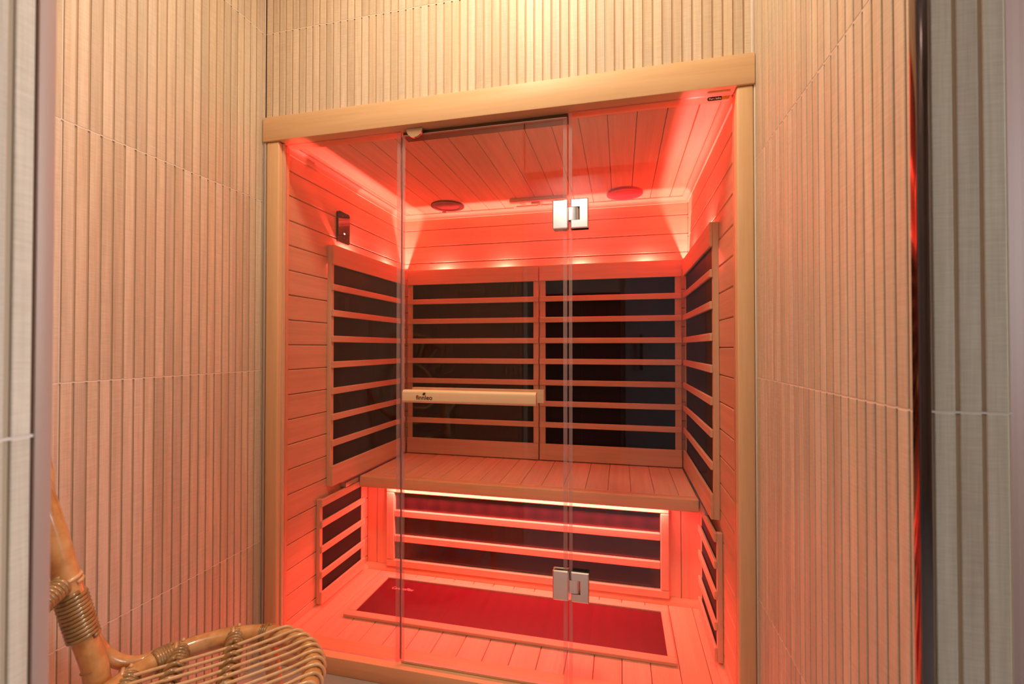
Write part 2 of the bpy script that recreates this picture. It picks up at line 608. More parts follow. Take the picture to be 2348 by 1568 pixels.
# metal corner trims
def trim(n, x0, x1, y0, y1, z0, z1, mat, label):
    o = box('trim_%d' % n, x0, x1, y0, y1, z0, z1, mat, None, bevel=0.0012, seg=2, kind='structure')
    o['label'] = label
    return o
trim(1, 0.7025, 0.7105, -1.0762, -1.0625, 0, 2.75, M_SATIN, 'polished metal corner trim on the pale return wall')
trim(2, 1.5990, 1.6128, -0.7115, -0.6975, 0, 2.75, M_BRONZE, 'polished metal corner trim on the end of the right tiled wall')
trim(3, 0.0005, 0.0145, -0.006, 0.003, 0.0, 1.832, M_SILVER, 'grey metal strip between the left tiled wall and the sauna post')
trim(4, W - 0.0022, W + 0.0004, -0.006, 0.003, 0.0, 1.918, M_CAULK, 'white caulk line between the right tiled wall and the sauna post')
trim(5, W - 0.008, W - 0.0005, -0.004, 0.002, 1.918, 2.75, M_CAULK, 'white caulk line in the corner above the sauna header')
trim(6, 0.0005, 0.0045, -0.003, 0.001, 1.918, 2.75, M_GROUT, 'pale grout line in the left corner above the sauna header')

# bathroom around the camera (seen only in reflections)
wall_core('wall_rear', -0.12, 3.52, -3.05, -2.95, 0, 2.75)
wall_core('wall_side_left', -0.22, -0.12, -3.05, -1.18, 0, 2.75)
rw = bmesh.new()
add_box(rw, 3.4, 3.5, -3.05, -1.40, 0, 2.75)
add_box(rw, 3.4, 3.5, -0.20, 1.12, 0, 2.75)
add_box(rw, 3.4, 3.5, -1.40, -0.20, 0, 0.85)
add_box(rw, 3.4, 3.5, -1.40, -0.20, 2.35, 2.75)
link('wall_side_right', mesh_from(rw, M_WHITE, 'wall'), None, (0, 0, 0), 'structure')
wall_core('wall_shower_back', 1.703, 3.5, 0.25, 0.35, 0, 2.75, M_PLASTER)
wn = empty('window_1', (3.45, -0.80, 1.6), kind='structure')
for a, b_, c, d in ((-1.40, -1.35, .85, 2.35), (-.25, -.20, .85, 2.35), (-1.35, -.25, .85, .9), (-1.35, -.25, 2.3, 2.35), (-.815, -.785, .9, 2.3)):
    box('window_frame', 3.42, 3.47, a, b_, c, d, M_WHITE, wn)
box('window_pane', 3.443, 3.447, -1.35, -0.25, 0.9, 2.3, M_GLASS, wn)
dr = empty('door_1', (1.72, -2.93, 0), kind='structure')
box('door_leaf', 1.28, 2.16, -2.945, -2.905, 0.01, 2.06, M_GREYDOOR, dr)
box('door_handle', 1.405, 1.43, -2.86, -2.84, 0.90, 1.22, M_BLACK, dr)
box('door_handle', 1.41, 1.425, -2.905, -2.86, 1.16, 1.18, M_BLACK, dr)
box('door_handle', 1.41, 1.425, -2.905, -2.86, 0.94, 0.96, M_BLACK, dr)
cb = empty('figure_standin', (0.93, -2.75, 0), 'added tall matte black cabinet against the rear bathroom wall', 'standin')  # dark shape added for its reflection in the glass, replaces a figure
box('body', 0.58, 1.24, -2.94, -2.62, 0.10, 1.58, M_BLACK, cb)
box('door', 0.585, 0.907, -2.62, -2.60, 0.12, 1.57, M_BLACK, cb)
box('door', 0.913, 1.235, -2.62, -2.60, 0.12, 1.57, M_BLACK, cb)
for lx in (0.60, 1.19):
    for ly in (-2.93, -2.65):
        box('leg', lx, lx + 0.03, ly, ly + 0.03, 0, 0.10, M_BLACK, cb)

# ceiling and floor
ce = wall_core('ceiling', -0.22, 3.5, -3.05, 1.12, 2.75, 2.85, M_CEIL)
al = empty('recessed_light', (0.92, -0.62, 2.74), 'round recessed ceiling light above the alcove in front of the sauna', 'light')
def disc(name, c, r, h, mat, parent, seg=40, inner=None):
    bm = bmesh.new()
    if inner is None:
        bmesh.ops.create_cone(bm, cap_ends=True, segments=seg, radius1=r, radius2=r, depth=h)
    else:
        pr = [(inner, -h / 2), (r, -h / 2), (r, h / 2), (inner, h / 2)]
        rings = [[bm.verts.new((p[0] * math.cos(2 * math.pi * k / seg), p[0] * math.sin(2 * math.pi * k / seg), p[1])) for p in pr] for k in range(seg)]
        for k in range(seg):
            for j in range(4):
                bm.faces.new((rings[k][j], rings[k][(j + 1) % 4], rings[(k + 1) % seg][(j + 1) % 4], rings[(k + 1) % seg][j]))
    me = mesh_from(bm, mat, name)
    for p in me.polygons:
        p.use_smooth = True
    me.set_sharp_from_angle(angle=math.radians(40))
    return link(name, me, parent, c)
disc('trim_ring', (0.92, -0.62, 2.744), 0.11, 0.012, M_WHITE, al, inner=0.085)

fl = wall_core('floor', -0.22, 3.5, -3.05, 1.12, -0.10, -0.008, plain('floor_bed', (0.70, 0.66, 0.62), 0.8))
M_FT = plain('floor_tile', (0.46, 0.40, 0.37), 0.32, noise=0.12)
M_FT2 = plain('floor_tile_slate', (0.36, 0.40, 0.46), 0.35, noise=0.15)
for i, (ya, yb_) in enumerate(((-0.298, 0.055), (-0.898, -0.302), (-1.46, -0.902), (-2.06, -1.464), (-2.66, -2.064), (-2.95, -2.664))):
    off = -0.375 if i % 2 == 0 else -0.075
    x = off
    while x < 3.4:
        xa, xb = max(x + 0.002, -0.1), min(x + 0.598, 3.4)
        if ya > -0.7:
            if xa > 1.59:
                xa = max(xa, 1.71)
            elif xb > 1.597:
                box('tile', xa, 1.597, ya, yb_, -0.008, 0.0, M_FT, fl, bevel=0.0008)
                x += 0.6
                continue
        if xb - xa > 0.02:
            box('tile', xa, xb, ya, yb_, -0.008, 0.0, M_FT if i < 2 else M_FT2, fl, bevel=0.0008)
        x += 0.6

# ================================================================== SAUNA CABIN
XL, XR, YB, ZC, ZF = 0.045, 1.560, 1.000, 1.842, 0.050
cab = empty('sauna_cabin', (0.8, 0.5, 0), 'built-in infrared sauna cabin of pale wood lit red inside', 'sauna')
# shell behind the planks
shell = bmesh.new()
add_box(shell, -0.008, XL - 0.012, 0.004, YB + 0.08, 0.0, 1.912)
add_box(shell, XR + 0.012, W + 0.008, 0.004, YB + 0.08, 0.0, 1.912)
add_box(shell, XL - 0.012, XR + 0.012, YB + 0.012, YB + 0.08, 0.0, 1.912)
add_box(shell, XL - 0.012, XR + 0.012, 0.10, YB + 0.012, ZC + 0.0125, 1.912)
add_box(shell, XL - 0.012, XR + 0.012, 0.10, YB + 0.012, 0.0, ZF - 0.012)
link('outer_shell', mesh_from(shell, M_GAP, 'shell'), cab, wloc(cab)).data.transform(Matrix.Translation(-wloc(cab)))

# frame: header, posts, sill
hd = box('header', 0.004, W - 0.0005, -0.012, 0.075, 1.8305, 1.9165, M_FX, cab, bevel=0.0025, seg=2)
box('header_stop', 0.522, 1.079, 0.0365, 0.075, 1.8145, 1.8300, M_STOP_SHADE, cab)
box('post', 0.0155, 0.0665, -0.006, 0.050, 0.058, 1.829, M_FZ, cab, bevel=0.004, seg=3)
box('post', 1.5525, W - 0.003, -0.006, 0.050, 0.0, 1.829, M_FZ, cab, bevel=0.005, seg=3)
box('glazing_stop', 0.0665, 0.0725, 0.012, 0.024, 0.06, 1.829, M_HZ, cab, bevel=0.001)
sill = box('sill', 0.0155, W - 0.003, -0.004, 0.095, 0.0, 0.058, M_FX, cab, bevel=0.003, seg=2)

# walls of tongue and groove planks
PIT = 0.0921
def plank_wall(name, axis, x0, x1, y0, y1, zlist, mat):
    g = empty(name, ((x0 + x1) / 2, (y0 + y1) / 2, 0.05), parent=cab)
    for z0, z1 in zlist:
        box('plank', x0, x1, y0, y1, z0 + 0.0011, z1 - 0.0011, mat, g, bevel=0.0028)
    return g
zl = []
z = 0.0070
while z < ZC:
    a, b_ = max(z, ZF + 0.001), min(z + PIT, ZC)
    if b_ - a > 0.01:
        zl.append((a, b_))
    z += PIT
plank_wall('left_plank_wall', 1, XL - 0.012, XL, 0.052, YB, zl, M_HY)
zr = []
z = 0.0120
while z < ZC:
    a, b_ = max(z, ZF + 0.001), min(z + 0.0909, ZC)
    if b_ - a > 0.01:
        zr.append((a, b_))
    z += 0.0909
plank_wall('right_plank_wall', 1, XR, XR + 0.012, 0.052, YB, zr, M_HY)
zk = []
z = 0.0070
while z < ZC:
    a, b_ = max(z, 0.32), min(z + PIT, ZC)
    if b_ - a > 0.01:
        zk.append((a, b_))
    z += PIT
plank_wall('rear_plank_wall', 0, XL, XR, YB, YB + 0.012, zk, M_HX)
# ceiling and floor planks run front to back
gc = empty('plank_ceiling', (0.8, 0.55, ZC), parent=cab)
x = -0.0005
while x < XR:
    a, b_ = max(x, XL), min(x + 0.0921, XR)
    if b_ - a > 0.008:
        box('plank', a + 0.0009, b_ - 0.0009, 0.042, YB, ZC, ZC + 0.012, M_HY, gc, bevel=0.0018)
    x += 0.0921
gf = empty('plank_floor', (0.8, 0.35, ZF), parent=cab)
x = 0.0415
while x < XR:
    a, b_ = max(x, XL), min(x + 0.0921, XR)
    if b_ - a > 0.008:
        box('plank', a + 0.0009, b_ - 0.0009, 0.097, 0.632, ZF - 0.012, ZF, M_HY, gf, bevel=0.0018)
    x += 0.0921
# kick wall under the bench, vertical planks
YK = 0.625
gk = empty('kick_wall', (0.8, YK, ZF), parent=cab)
x = 0.0960
xs = [(XL, 0.0960)]
while x < XR:
    xs.append((x, min(x + 0.0921, XR)))
    x += 0.0921
for a, b_ in xs:
    box('plank', a + 0.001, b_ - 0.001, YK, YK + 0.012, ZF, 0.467, M_HZ, gk, bevel=0.002)
# mouldings: cove at the ceiling, quarter round at the floor
def cove(axis, a0, a1, corner, sx, r=0.028):
    # profile in the other two axes (horizontal, z): horizontal coordinate corner[0], z corner[1]; sx = direction into the room
    pts = [(corner[0], corner[1])]
    pts.append((corner[0] + sx * r, corner[1]))
    pts.append((corner[0] + sx * r, corner[1] - 0.004))
    for k in range(6):
        t = math.pi / 2 * k / 5
        pts.append((corner[0] + sx * (r * 0.92 - (r * 0.70) * math.sin(t)), corner[1] - 0.006 - (r * 0.75) * (1 - math.cos(t))))
    pts.append((corner[0] + sx * 0.004, corner[1] - r))
    pts.append((corner[0], corner[1] - r))
    return extrude_profile('crown_moulding', pts, axis, a0, a1, {0: M_HX, 1: M_HY}[axis], cab)
cove(1, 0.042, YB, (XL, ZC), 1)
cove(1, 0.042, YB, (XR, ZC), -1)
cove(0, XL, XR, (YB, ZC), -1)
def quarter(axis, a0, a1, c, sx, r=0.020):
    pts = [(c[0], c[1])]
    for k in range(7):
        t = math.pi / 2 * k / 6
        pts.append((c[0] + sx * r * math.cos(t), c[1] + r * math.sin(t)))
    return extrude_profile('shoe_moulding', pts, axis, a0, a1, {0: M_HX, 1: M_HY}[axis], cab)
quarter(1, 0.097, YK, (XL, ZF), 1)
quarter(1, 0.097, YK, (XR, ZF), -1)
quarter(0, XL, XR, (YK, ZF), -1, 0.024)

# ------------------------------------------------------------------ bench
bench = empty('sauna_bench', (0.804, 0.73, 0.468), 'wide slatted hemlock bench across the sauna below the rear heaters', 'bench')
BZ = 0.519
box('front_rail', 0.0775, 1.5285, 0.500, 0.545, 0.469, BZ, M_FX, bench, bevel=0.005, seg=3)
x = 0.079
ke = 0
while x < 1.527:
    b_ = min(x + 0.0921, 1.527)
    if b_ - x > 0.01:
        box('plank', x + 0.0008, b_ - 0.0008, 0.547, 0.985, BZ - 0.016, BZ - 0.001, M_HY, bench, bevel=0.0016)
    x += 0.0921
for x in (0.12, 0.80, 1.46):
    box('support', x, x + 0.04, 0.547, 0.985, 0.472, BZ - 0.017, M_HY, bench)
box('wall_cleat', XL + 0.0005, XL + 0.030, 0.400, 0.985, 0.497, 0.515, M_SILVER, bench)
box('wall_cleat', XR - 0.030, XR - 0.0005, 0.400, 0.985, 0.497, 0.515, M_SILVER, bench)


# ------------------------------------------------------------------ heater panels
def heater(name, label, group, axis, wall, sgn, a0, a1, z0, z1, slats, rails, stile, sh, depth=0.020, proud=0.010, film=None, inset=0.0):
    """framed infrared panel. axis: direction the slats run (0 x, 1 y). wall: coordinate of the wall behind. sgn: into the room."""
    mid = (a0 + a1) / 2
    loc = (mid, wall, z0) if axis == 0 else (wall, mid, z0)
    root = empty(name, loc, label, 'heater', group)
    MS = M_HX if axis == 0 else M_HY
    def bx(nm, b0, b1, d0, d1, q0, q1, mat, bev=0.0015, seg=1):
        p0, p1 = sorted((wall + sgn * d0, wall + sgn * d1))
        if axis == 0:
            return box(nm, b0, b1, p0, p1, q0, q1, mat, root, bevel=bev, seg=seg)
        return box(nm, p0, p1, b0, b1, q0, q1, mat, root, bevel=bev, seg=seg)
    bx('stile', a0, a0 + stile, 0.0008, depth, z0, z1, M_HZ)
    bx('stile', a1 - stile, a1, 0.0008, depth, z0, z1, M_HZ)
    bx('heater_film', a0 + stile - 0.001, a1 - stile + 0.001, depth - 0.006, depth - 0.003, z0 + 0.004, z1 - 0.03, film, 0)
    bx('rail', a0, a1, depth, depth + proud, z1 - rails[0], z1, MS, 0.002)
    bx('rail', a0, a1, depth, depth + proud, z0, z0 + rails[1], MS, 0.002)
    if axis == 1 and z1 > 1.0:
        bx('light_block', 0.360, 0.374, 0.0008, depth - 0.007, z1 - 0.06, z1, M_HZ, 0)  # unseen block, added to cut the bulb's light off diagonally
    for s in slats:
        bx('slat', a0 + inset, a1 - inset, depth, depth + proud, s - sh / 2, s + sh / 2, MS, 0.002)
    return root

US = [1.3545, 1.2465, 1.1385, 1.0310, 0.9215, 0.8130, 0.7045]
G1 = 'upper heaters around the bench'
heater('infrared_heater', 'tall slatted heater on the left sauna wall below the touch panel', G1, 1, XL, 1, 0.302, 0.968, 0.527, 1.532, US, (0.083, 0.085), 0.020, 0.027, film=M_HEATY)
heater('infrared_heater', 'rear sauna heater left of the seam, behind the wooden door handle', G1, 0, YB, -1, 0.083, 0.8215, 0.523, 1.530, US, (0.082, 0.084), 0.028, 0.028, depth=0.022, film=M_HEATX)
heater('infrared_heater', 'rear sauna heater right of the seam, behind the door hinges', G1, 0, YB, -1, 0.8275, 1.525, 0.523, 1.530, US, (0.082, 0.084), 0.030, 0.028, depth=0.022, film=M_HEATX)
heater('infrared_heater', 'tall slatted heater on the right sauna wall beside the bench', G1, 1, XR, -1, 0.276, 0.968, 0.525, 1.528, US, (0.083, 0.085), 0.020, 0.027, film=M_HEATY)
G2 = 'low heaters below the bench'
LS = [0.3925, 0.2930, 0.1930]
heater('leg_heater', 'low three-slat heater on the left sauna wall beside the floor mat', G2, 1, XL, 1, 0.238, 0.560, 0.076, 0.493, LS, (0.030, 0.048), 0.018, 0.027, depth=0.018, proud=0.010, film=M_HEATY)
heater('leg_heater', 'low three-slat heater on the right sauna wall beside the floor mat', G2, 1, XR, -1, 0.236, 0.560, 0.076, 0.496, LS, (0.030, 0.048), 0.018, 0.027, depth=0.018, proud=0.010, film=M_HEATY)
# wide heater under the bench
cr = empty('calf_heater', (0.795, YK, 0.072), 'wide glowing heater with two slats beneath the bench front', 'heater')
CX0, CX1, CZ0, CZ1 = 0.160, 1.428, 0.077, 0.452
box('rail', CX0, CX1, YK - 0.028, YK, CZ1 - 0.030, CZ1, M_HX, cr, bevel=0.003)
box('rail', CX0, CX1, YK - 0.028, YK, CZ0, CZ0 + 0.032, M_HX, cr, bevel=0.003)
box('stile', CX0, CX0 + 0.040, YK - 0.0285, YK, CZ0 + 0.0325, CZ1 - 0.0305, M_HZ, cr, bevel=0.003)
box('stile', CX1 - 0.034, CX1, YK - 0.0285, YK, CZ0 + 0.0325, CZ1 - 0.0305, M_HZ, cr, bevel=0.003)
box('heater_film', CX0 + 0.03, CX1 - 0.03, YK - 0.010, YK - 0.006, CZ0 + 0.03, CZ1 - 0.028, M_HEATLOW, cr)
for s in (0.3240, 0.2080):
    box('slat', CX0 + 0.0405, CX1 - 0.0345, YK - 0.026, YK - 0.010, s - 0.0155, s + 0.0155, M_HX, cr, bevel=0.003)
# floor heater
fh = empty('floor_heater', (0.797, 0.39, ZF), 'flat crimson heating mat in a thin wooden frame on the sauna floor', 'heater')
FX0, FX1, FY0, FY1 = 0.178, 1.416, 0.224, 0.556
box('mat', 0.208, 1.389, 0.258, 0.530, ZF + 0.0005, ZF + 0.005, M_MAT, fh, label='dark red heating film')
box('frame_strip', FX0, FX1, FY0, 0.258, ZF + 0.0005, ZF + 0.012, M_HX, fh, bevel=0.0015)
box('frame_strip', FX0, FX1, 0.530, FY1, ZF + 0.0005, ZF + 0.012, M_HX, fh, bevel=0.0015)
box('frame_strip', FX0, 0.208, 0.2585, 0.5295, ZF + 0.0005, ZF + 0.012, M_HY, fh, bevel=0.0015)
box('frame_strip', 1.389, FX1, 0.2585, 0.5295, ZF + 0.0005, ZF + 0.012, M_HY, fh, bevel=0.0015)
text_obj('lettering', 'CarbonFlex', 0.026, (0.262, 0.452, ZF + 0.0055), Matrix.Identity(4), M_TXTRED, fh, shear=0.35, width=0.10)

# ------------------------------------------------------------------ ceiling fittings
sp = empty('ceiling_speaker', (0.362, 0.86, ZC), 'round black speaker grille in the sauna ceiling', 'speaker')
disc('rim', (0.362, 0.86, ZC - 0.0035), 0.086, 0.007, M_SPK, sp, inner=0.066)
disc('grille', (0.362, 0.86, ZC - 0.002), 0.067, 0.004, plain('speaker_cloth', (0.05, 0.012, 0.012), 0.7), sp)
disc('sensor_hole', (0.303, 0.962, ZC - 0.0016), 0.011, 0.003, M_SPK, sp)
lm = empty('colour_light', (1.2575, 0.865, ZC), 'round crimson light fitting in the sauna ceiling', 'light')
disc('rim', (1.2575, 0.865, ZC - 0.005), 0.084, 0.010, M_LENSRING, lm, inner=0.064)
disc('lens', (1.2575, 0.865, ZC - 0.0055), 0.065, 0.009, M_LENS, lm)
vt = empty('ceiling_vent', (0.845, 0.885, ZC), 'wooden sliding air vent in the sauna ceiling beside the hinge', 'vent')
vb = bmesh.new()
# plate with four holes, built as strips
VX0, VX1, VY0, VY1 = 0.70, 0.985, 0.832, 0.932
z0, z1 = ZC - 0.016, ZC - 0.0005
hx = [(0.745, 0.775), (0.905, 0.935)]
hy = [(0.858, 0.866), (0.880, 0.888)]
xs_ = [VX0, 0.745, 0.775, 0.905, 0.935, VX1]
ys_ = [VY0, 0.858, 0.866, 0.880, 0.888, VY1]
for i in range(5):
    for j in range(5):
        if i in (1, 3) and j in (1, 3):
            continue
        add_box(vb, xs_[i], xs_[i + 1], ys_[j], ys_[j + 1], z0, z1)
me = mesh_from(vb, M_HX, 'vent_plate'); me.transform(Matrix.Translation(-wloc(vt)))
link('plate', me, vt, wloc(vt))
box('hole_backing', VX0 + 0.02, VX1 - 0.02, VY0 + 0.01, VY1 - 0.01, ZC - 0.0012, ZC - 0.0002, M_GAP, vt)
box('slider_rail', 0.72, 0.965, 0.902, 0.912, ZC - 0.022, ZC - 0.016, M_HX, vt)
box('slider_knob', 0.836, 0.850, 0.862, 0.905, ZC - 0.030, ZC - 0.016, M_HX, vt, bevel=0.002)
box('slider_knob', 0.805, 0.850, 0.852, 0.861, ZC - 0.026, ZC - 0.016, M_HX, vt, bevel=0.002)

# touch panel on the left wall
kp = empty('touch_control', (XL, 0.405, 1.558), 'slim black glass touch panel with one white light on the left sauna wall', 'control panel')
bmk = bmesh.new()
add_box(bmk, 0, 0.011, -0.0425, 0.0425, -0.068, 0.068)
es = [e for e in bmk.edges if abs(e.verts[0].co.x - e.verts[1].co.x) > 0.005]
bmesh.ops.bevel(bmk, geom=es, offset=0.010, segments=5, affect='EDGES', profile=0.5)
me = mesh_from(bmk, plain('black_glass', (0.012, 0.010, 0.010), 0.06, coat=0.3), 'panel')
link('glass_face', me, kp, (XL + 0.0008, 0.405, 1.626))
box('indicator', XL + 0.0118, XL + 0.0122, 0.4025, 0.4115, 1.5985, 1.6045, M_LED, kp)
for yy, zz in ((0.384, 1.621), (0.384, 1.585), (0.405, 1.583), (0.426, 1.581), (0.384, 1.644), (0.395, 1.676)):
    box('key_mark', XL + 0.0118, XL + 0.0121, yy - 0.0022, yy + 0.0022, zz - 0.0016, zz + 0.0016, plain('key_mark_grey', (0.35, 0.25, 0.25), 0.5), kp)

# ------------------------------------------------------------------ glass front
GY0, GY1 = 0.026, 0.034
def pane(name, x0, x1, z0, z1, parent=None, **kw):
    bm = bmesh.new()
    c = Vector(((x0 + x1) / 2, (GY0 + GY1) / 2, (z0 + z1) / 2))
    add_box(bm, x0 - c.x, x1 - c.x, GY0 - c.y, GY1 - c.y, z0 - c.z, z1 - c.z)
    bm.normal_update()
    bm.faces.ensure_lookup_table()
    for f in bm.faces:
        if abs(f.normal.y) < 0.5:
            f.material_index = 1
    o = link(name, mesh_from(bm, [M_GLASS, M_EDGE], name), parent, c)
    return tag(o, kw.get('label'), kw.get('cat'), kw.get('group'))
pane('fixed_glass_panel', 0.0672, 0.5180, 0.0585, 1.8300, label='fixed clear glass panel left of the sauna door', cat='glass panel', group='fixed glass of the sauna front')
pane('fixed_glass_panel', 1.0820, 1.5520, 0.0585, 1.8300, label='fixed clear glass panel right of the hinges with a small black sticker', cat='glass panel', group='fixed glass of the sauna front')
door = empty('glass_door', (0.80, 0.03, 0.066), 'frameless clear glass sauna door with a wooden pull', 'door')
pane('glass_leaf', 0.5245, 1.0775, 0.067, 1.8130, parent=door)

def rbar(name, x0, x1, y0, y1, z0, z1, front, mat):
    """wooden pull bar, cross-section rounded on the side away from the glass"""
    pts = []
    r = 0.009
    zc_ = [(z1, 1), (z0, -1)]
    yo, yi = (y0, y1) if front else (y1, y0)
    s = 1 if yi > yo else -1
    pts.append((yi, z1))
    for k in range(6):
        t = math.pi / 2 * k / 5
        pts.append((yo + s * (r - r * math.sin(t)), z1 - r + r * math.cos(t)))
    for k in range(6):
        t = math.pi / 2 * k / 5
        pts.append((yo + s * (r - r * math.cos(t)), z0 + r - r * math.sin(t)))
    pts.append((yi, z0))
    return extrude_profile(name, pts, 0, x0, x1, mat, door)
hb = rbar('handle', 0.5555, 0.9895, -0.032, -0.010, 0.9265, 0.9670, True, M_HANDLE)
rbar('handle', 0.5480, 0.9990, 0.056, 0.078, 0.9270, 0.9680, False, M_HANDLE)
for x in (0.62, 0.93):
    box('handle_spacer', x, x + 0.025, -0.0105, GY0, 0.935, 0.958, M_FX, door)
    box('handle_spacer', x, x + 0.025, GY1, 0.0565, 0.935, 0.958, M_FX, door)
RX = Matrix.Rotation(math.pi / 2, 4, 'X')
text_obj('logo_lettering', 'finnleo', 0.0195, (0.6030, -0.0323, 0.9380), RX, M_INK, door, bold=0.00035, width=0.0555)
lf = bmesh.new()
lpts = []
for k in range(17):
    t = k / 16
    a = math.pi * 2 * t
    lpts.append((math.cos(a) * 0.0052 * (1 if math.cos(a) < 0 else 1.25), math.sin(a) * 0.0040))
vs = [lf.verts.new((p[0], 0, p[1])) for p in lpts[:-1]]
lf.faces.new(vs)
ex = bmesh.ops.extrude_face_region(lf, geom=list(lf.faces))
for v in [g for g in ex['geom'] if isinstance(g, bmesh.types.BMVert)]:
    v.co.y += 0.0003
me = mesh_from(lf, M_INK, 'leaf')
me.transform(Matrix.Rotation(math.radians(-38), 4, 'Y'))
link('logo_leaf', me, door, (0.6300, -0.0325, 0.9555))
M_SEAL = edge_mat(0.20)
box('side_seal', 0.5185, 0.5240, 0.0300, 0.0310, 0.0670, 1.8120, M_GAPSEAL, door)
box('side_seal', 0.5245, 0.5360, 0.0236, 0.0256, 0.0670, 1.8120, M_SEAL, door)
box('side_seal', 0.5060, 0.5178, 0.0236, 0.0256, 0.0600, 1.8290, M_SEAL, door)
box('side_seal', 1.0650, 1.0772, 0.0236, 0.0256, 0.0670, 1.8120, M_SEAL, door)
box('side_seal', 1.0824, 1.0930, 0.0236, 0.0256, 0.0600, 1.8290, M_SEAL, door)
box('bottom_seal', 0.526, 1.076, 0.024, 0.036, 0.0600, 0.0668, M_FX, door)
box('top_edge', 0.526, 1.076, 0.0255, 0.0345, 1.8132, 1.8150, M_SILVER, door)

# chrome hinges
def hinge(zc_, label):
    h = empty('hinge', (1.086, 0.03, zc_), label, parent=door)
    H = 0.0455
    for y0, y1 in ((GY0 - 0.012, GY0 - 0.0004), (GY1 + 0.0004, GY1 + 0.012)):
        front = y0 < GY0 - 0.001
        box('door_plate', 1.0325, 1.0815, y0, y1, zc_ - H, zc_ + H, M_CHROME, h, bevel=0.0035)
        # plate with the notch for the knuckle
        bm = bmesh.new()
        c = Vector((1.1155, (y0 + y1) / 2, zc_))
        xa, xb = 1.0885 - c.x, 1.1425 - c.x
        nx = 1.1170 - c.x
        hy = (y1 - y0) / 2
        nz = 0.0205
        prof = [(xa, -H), (xb, -H), (xb, H), (xa, H), (xa, nz), (nx, nz), (nx, -nz), (xa, -nz)]
        A = [bm.verts.new((p[0], -hy, p[1])) for p in prof]
        Bv = [bm.verts.new((p[0], hy, p[1])) for p in prof]
        bm.faces.new(A); bm.faces.new(Bv[::-1])
        for i in range(8):
            j = (i + 1) % 8
            bm.faces.new((A[i], Bv[i], Bv[j], A[j]))
        bm.normal_update()
        fe = [e for e in bm.edges if all(abs(v.co.y - (-hy if front else hy)) < 1e-6 for v in e.verts)
              and not (all(abs(v.co.x) < 0.02 or True for v in e.verts) and all(abs(v.co.z) < nz + 1e-4 for v in e.verts))]
        bmesh.ops.bevel(bm, geom=fe, offset=0.003, segments=1, affect='EDGES')
        link('fixed_plate', mesh_from(bm, M_CHROME, 'plate'), h, c)
    # knuckle
    pts = []
    for k in range(13):
        t = -math.pi / 2 + math.pi * k / 12
        pts.append((1.1040 + 0.0115 * math.cos(t), 0.03 + 0.0145 * math.sin(t)))
    pts += [(1.0835, 0.0445), (1.0835, 0.0155)]
    extrude_profile('knuckle', pts, 2, zc_ - 0.0195, zc_ + 0.0195, M_CHROME, h)
    return h
hinge(1.5115, 'upper chrome hinge joining the sauna door to the fixed glass')
hinge(0.3795, 'lower chrome hinge joining the sauna door to the fixed glass')

# door stop on the header
ds = bmesh.new()
n = 20
A, Bv = [], []
for k in range(n + 1):
    t = math.pi * k / n
    p = (0.029 * math.cos(t), -0.030 * math.sin(t))
    A.append(ds.verts.new((p[0], -0.005, p[1])))
    Bv.append(ds.verts.new((p[0], 0.005, p[1])))
ds.faces.new(A); ds.faces.new(Bv[::-1])
for i in range(n + 1):
    j = (i + 1) % (n + 1)
    ds.faces.new((A[i], Bv[i], Bv[j], A[j]))
bmesh.ops.bevel(ds, geom=[e for e in ds.edges if all(v.co.y < -0.004 for v in e.verts)], offset=0.0012, segments=1, affect='EDGES')
tag(link('door_stop', mesh_from(ds, M_BRASS, 'stop'), None, (0.5730, 0.018, 1.8295)), 'small half-round metal stop under the header at the top of the glass door', 'door stop')

# sticker on the right pane
sk = empty('glass_sticker', (1.512, 0.0255, 1.8185), 'small black and orange sticker in the top right corner of the fixed glass', 'sticker')
bm = bmesh.new()
prof = []
hz = 0.0058
x0, x1 = 1.4815 - 1.512, 1.5205 - 1.512
prof = [(x1, -hz), (x1, hz)]
for k in range(9):
    t = math.pi / 2 + math.pi * k / 8
    prof.append((x0 + hz + hz * math.cos(t), hz * math.sin(t)))
vs = [bm.verts.new((p[0], 0, p[1])) for p in prof]
bm.faces.new(vs)
ex = bmesh.ops.extrude_face_region(bm, geom=list(bm.faces))
for v in [g for g in ex['geom'] if isinstance(g, bmesh.types.BMVert)]:
    v.co.y += 0.0003
link('black_label', mesh_from(bm, M_STK, 'label'), sk, (1.512, 0.0254, 1.8185))
# orange part, slanted on the right
bm = bmesh.new()
vs = [bm.verts.new((p[0], 0, p[1])) for p in ((0.0087, -0.0054), (0.0270, -0.0054), (0.0320, 0.0054), (0.0087, 0.0054))]
bm.faces.new(vs)
ex = bmesh.ops.extrude_face_region(bm, geom=list(bm.faces))
for v in [g for g in ex['geom'] if isinstance(g, bmesh.types.BMVert)]:
    v.co.y += 0.0003
link('orange_label', mesh_from(bm, M_STKO, 'label'), sk, (1.512, 0.0254, 1.8185), None)['label'] = 'orange end of the sticker'
text_obj('lettering', 'Pure Infra', 0.0074, (1.4860, 0.0251, 1.8160), RX, M_STKW, sk, bold=0.00025, width=0.0325)
text_obj('lettering', 'Low EMR', 0.0040, (1.5222, 0.0251, 1.8195), RX, M_STKY, sk, width=0.0170)
text_obj('lettering', 'Low EF', 0.0040, (1.5222, 0.0251, 1.8147), RX, M_STKY, sk, width=0.0120)

# glass shower screen on the far side of the right partition
sg = bmesh.new()
add_box(sg, -0.004, 0.004, -0.33, 0.33, -1.0, 1.0)
tag(link('shower_screen', mesh_from(sg, M_GLASS, 'screen'), None, (1.7135, -1.015, 1.012)), 'clear glass shower screen beyond the end of the right tiled wall', 'glass screen')

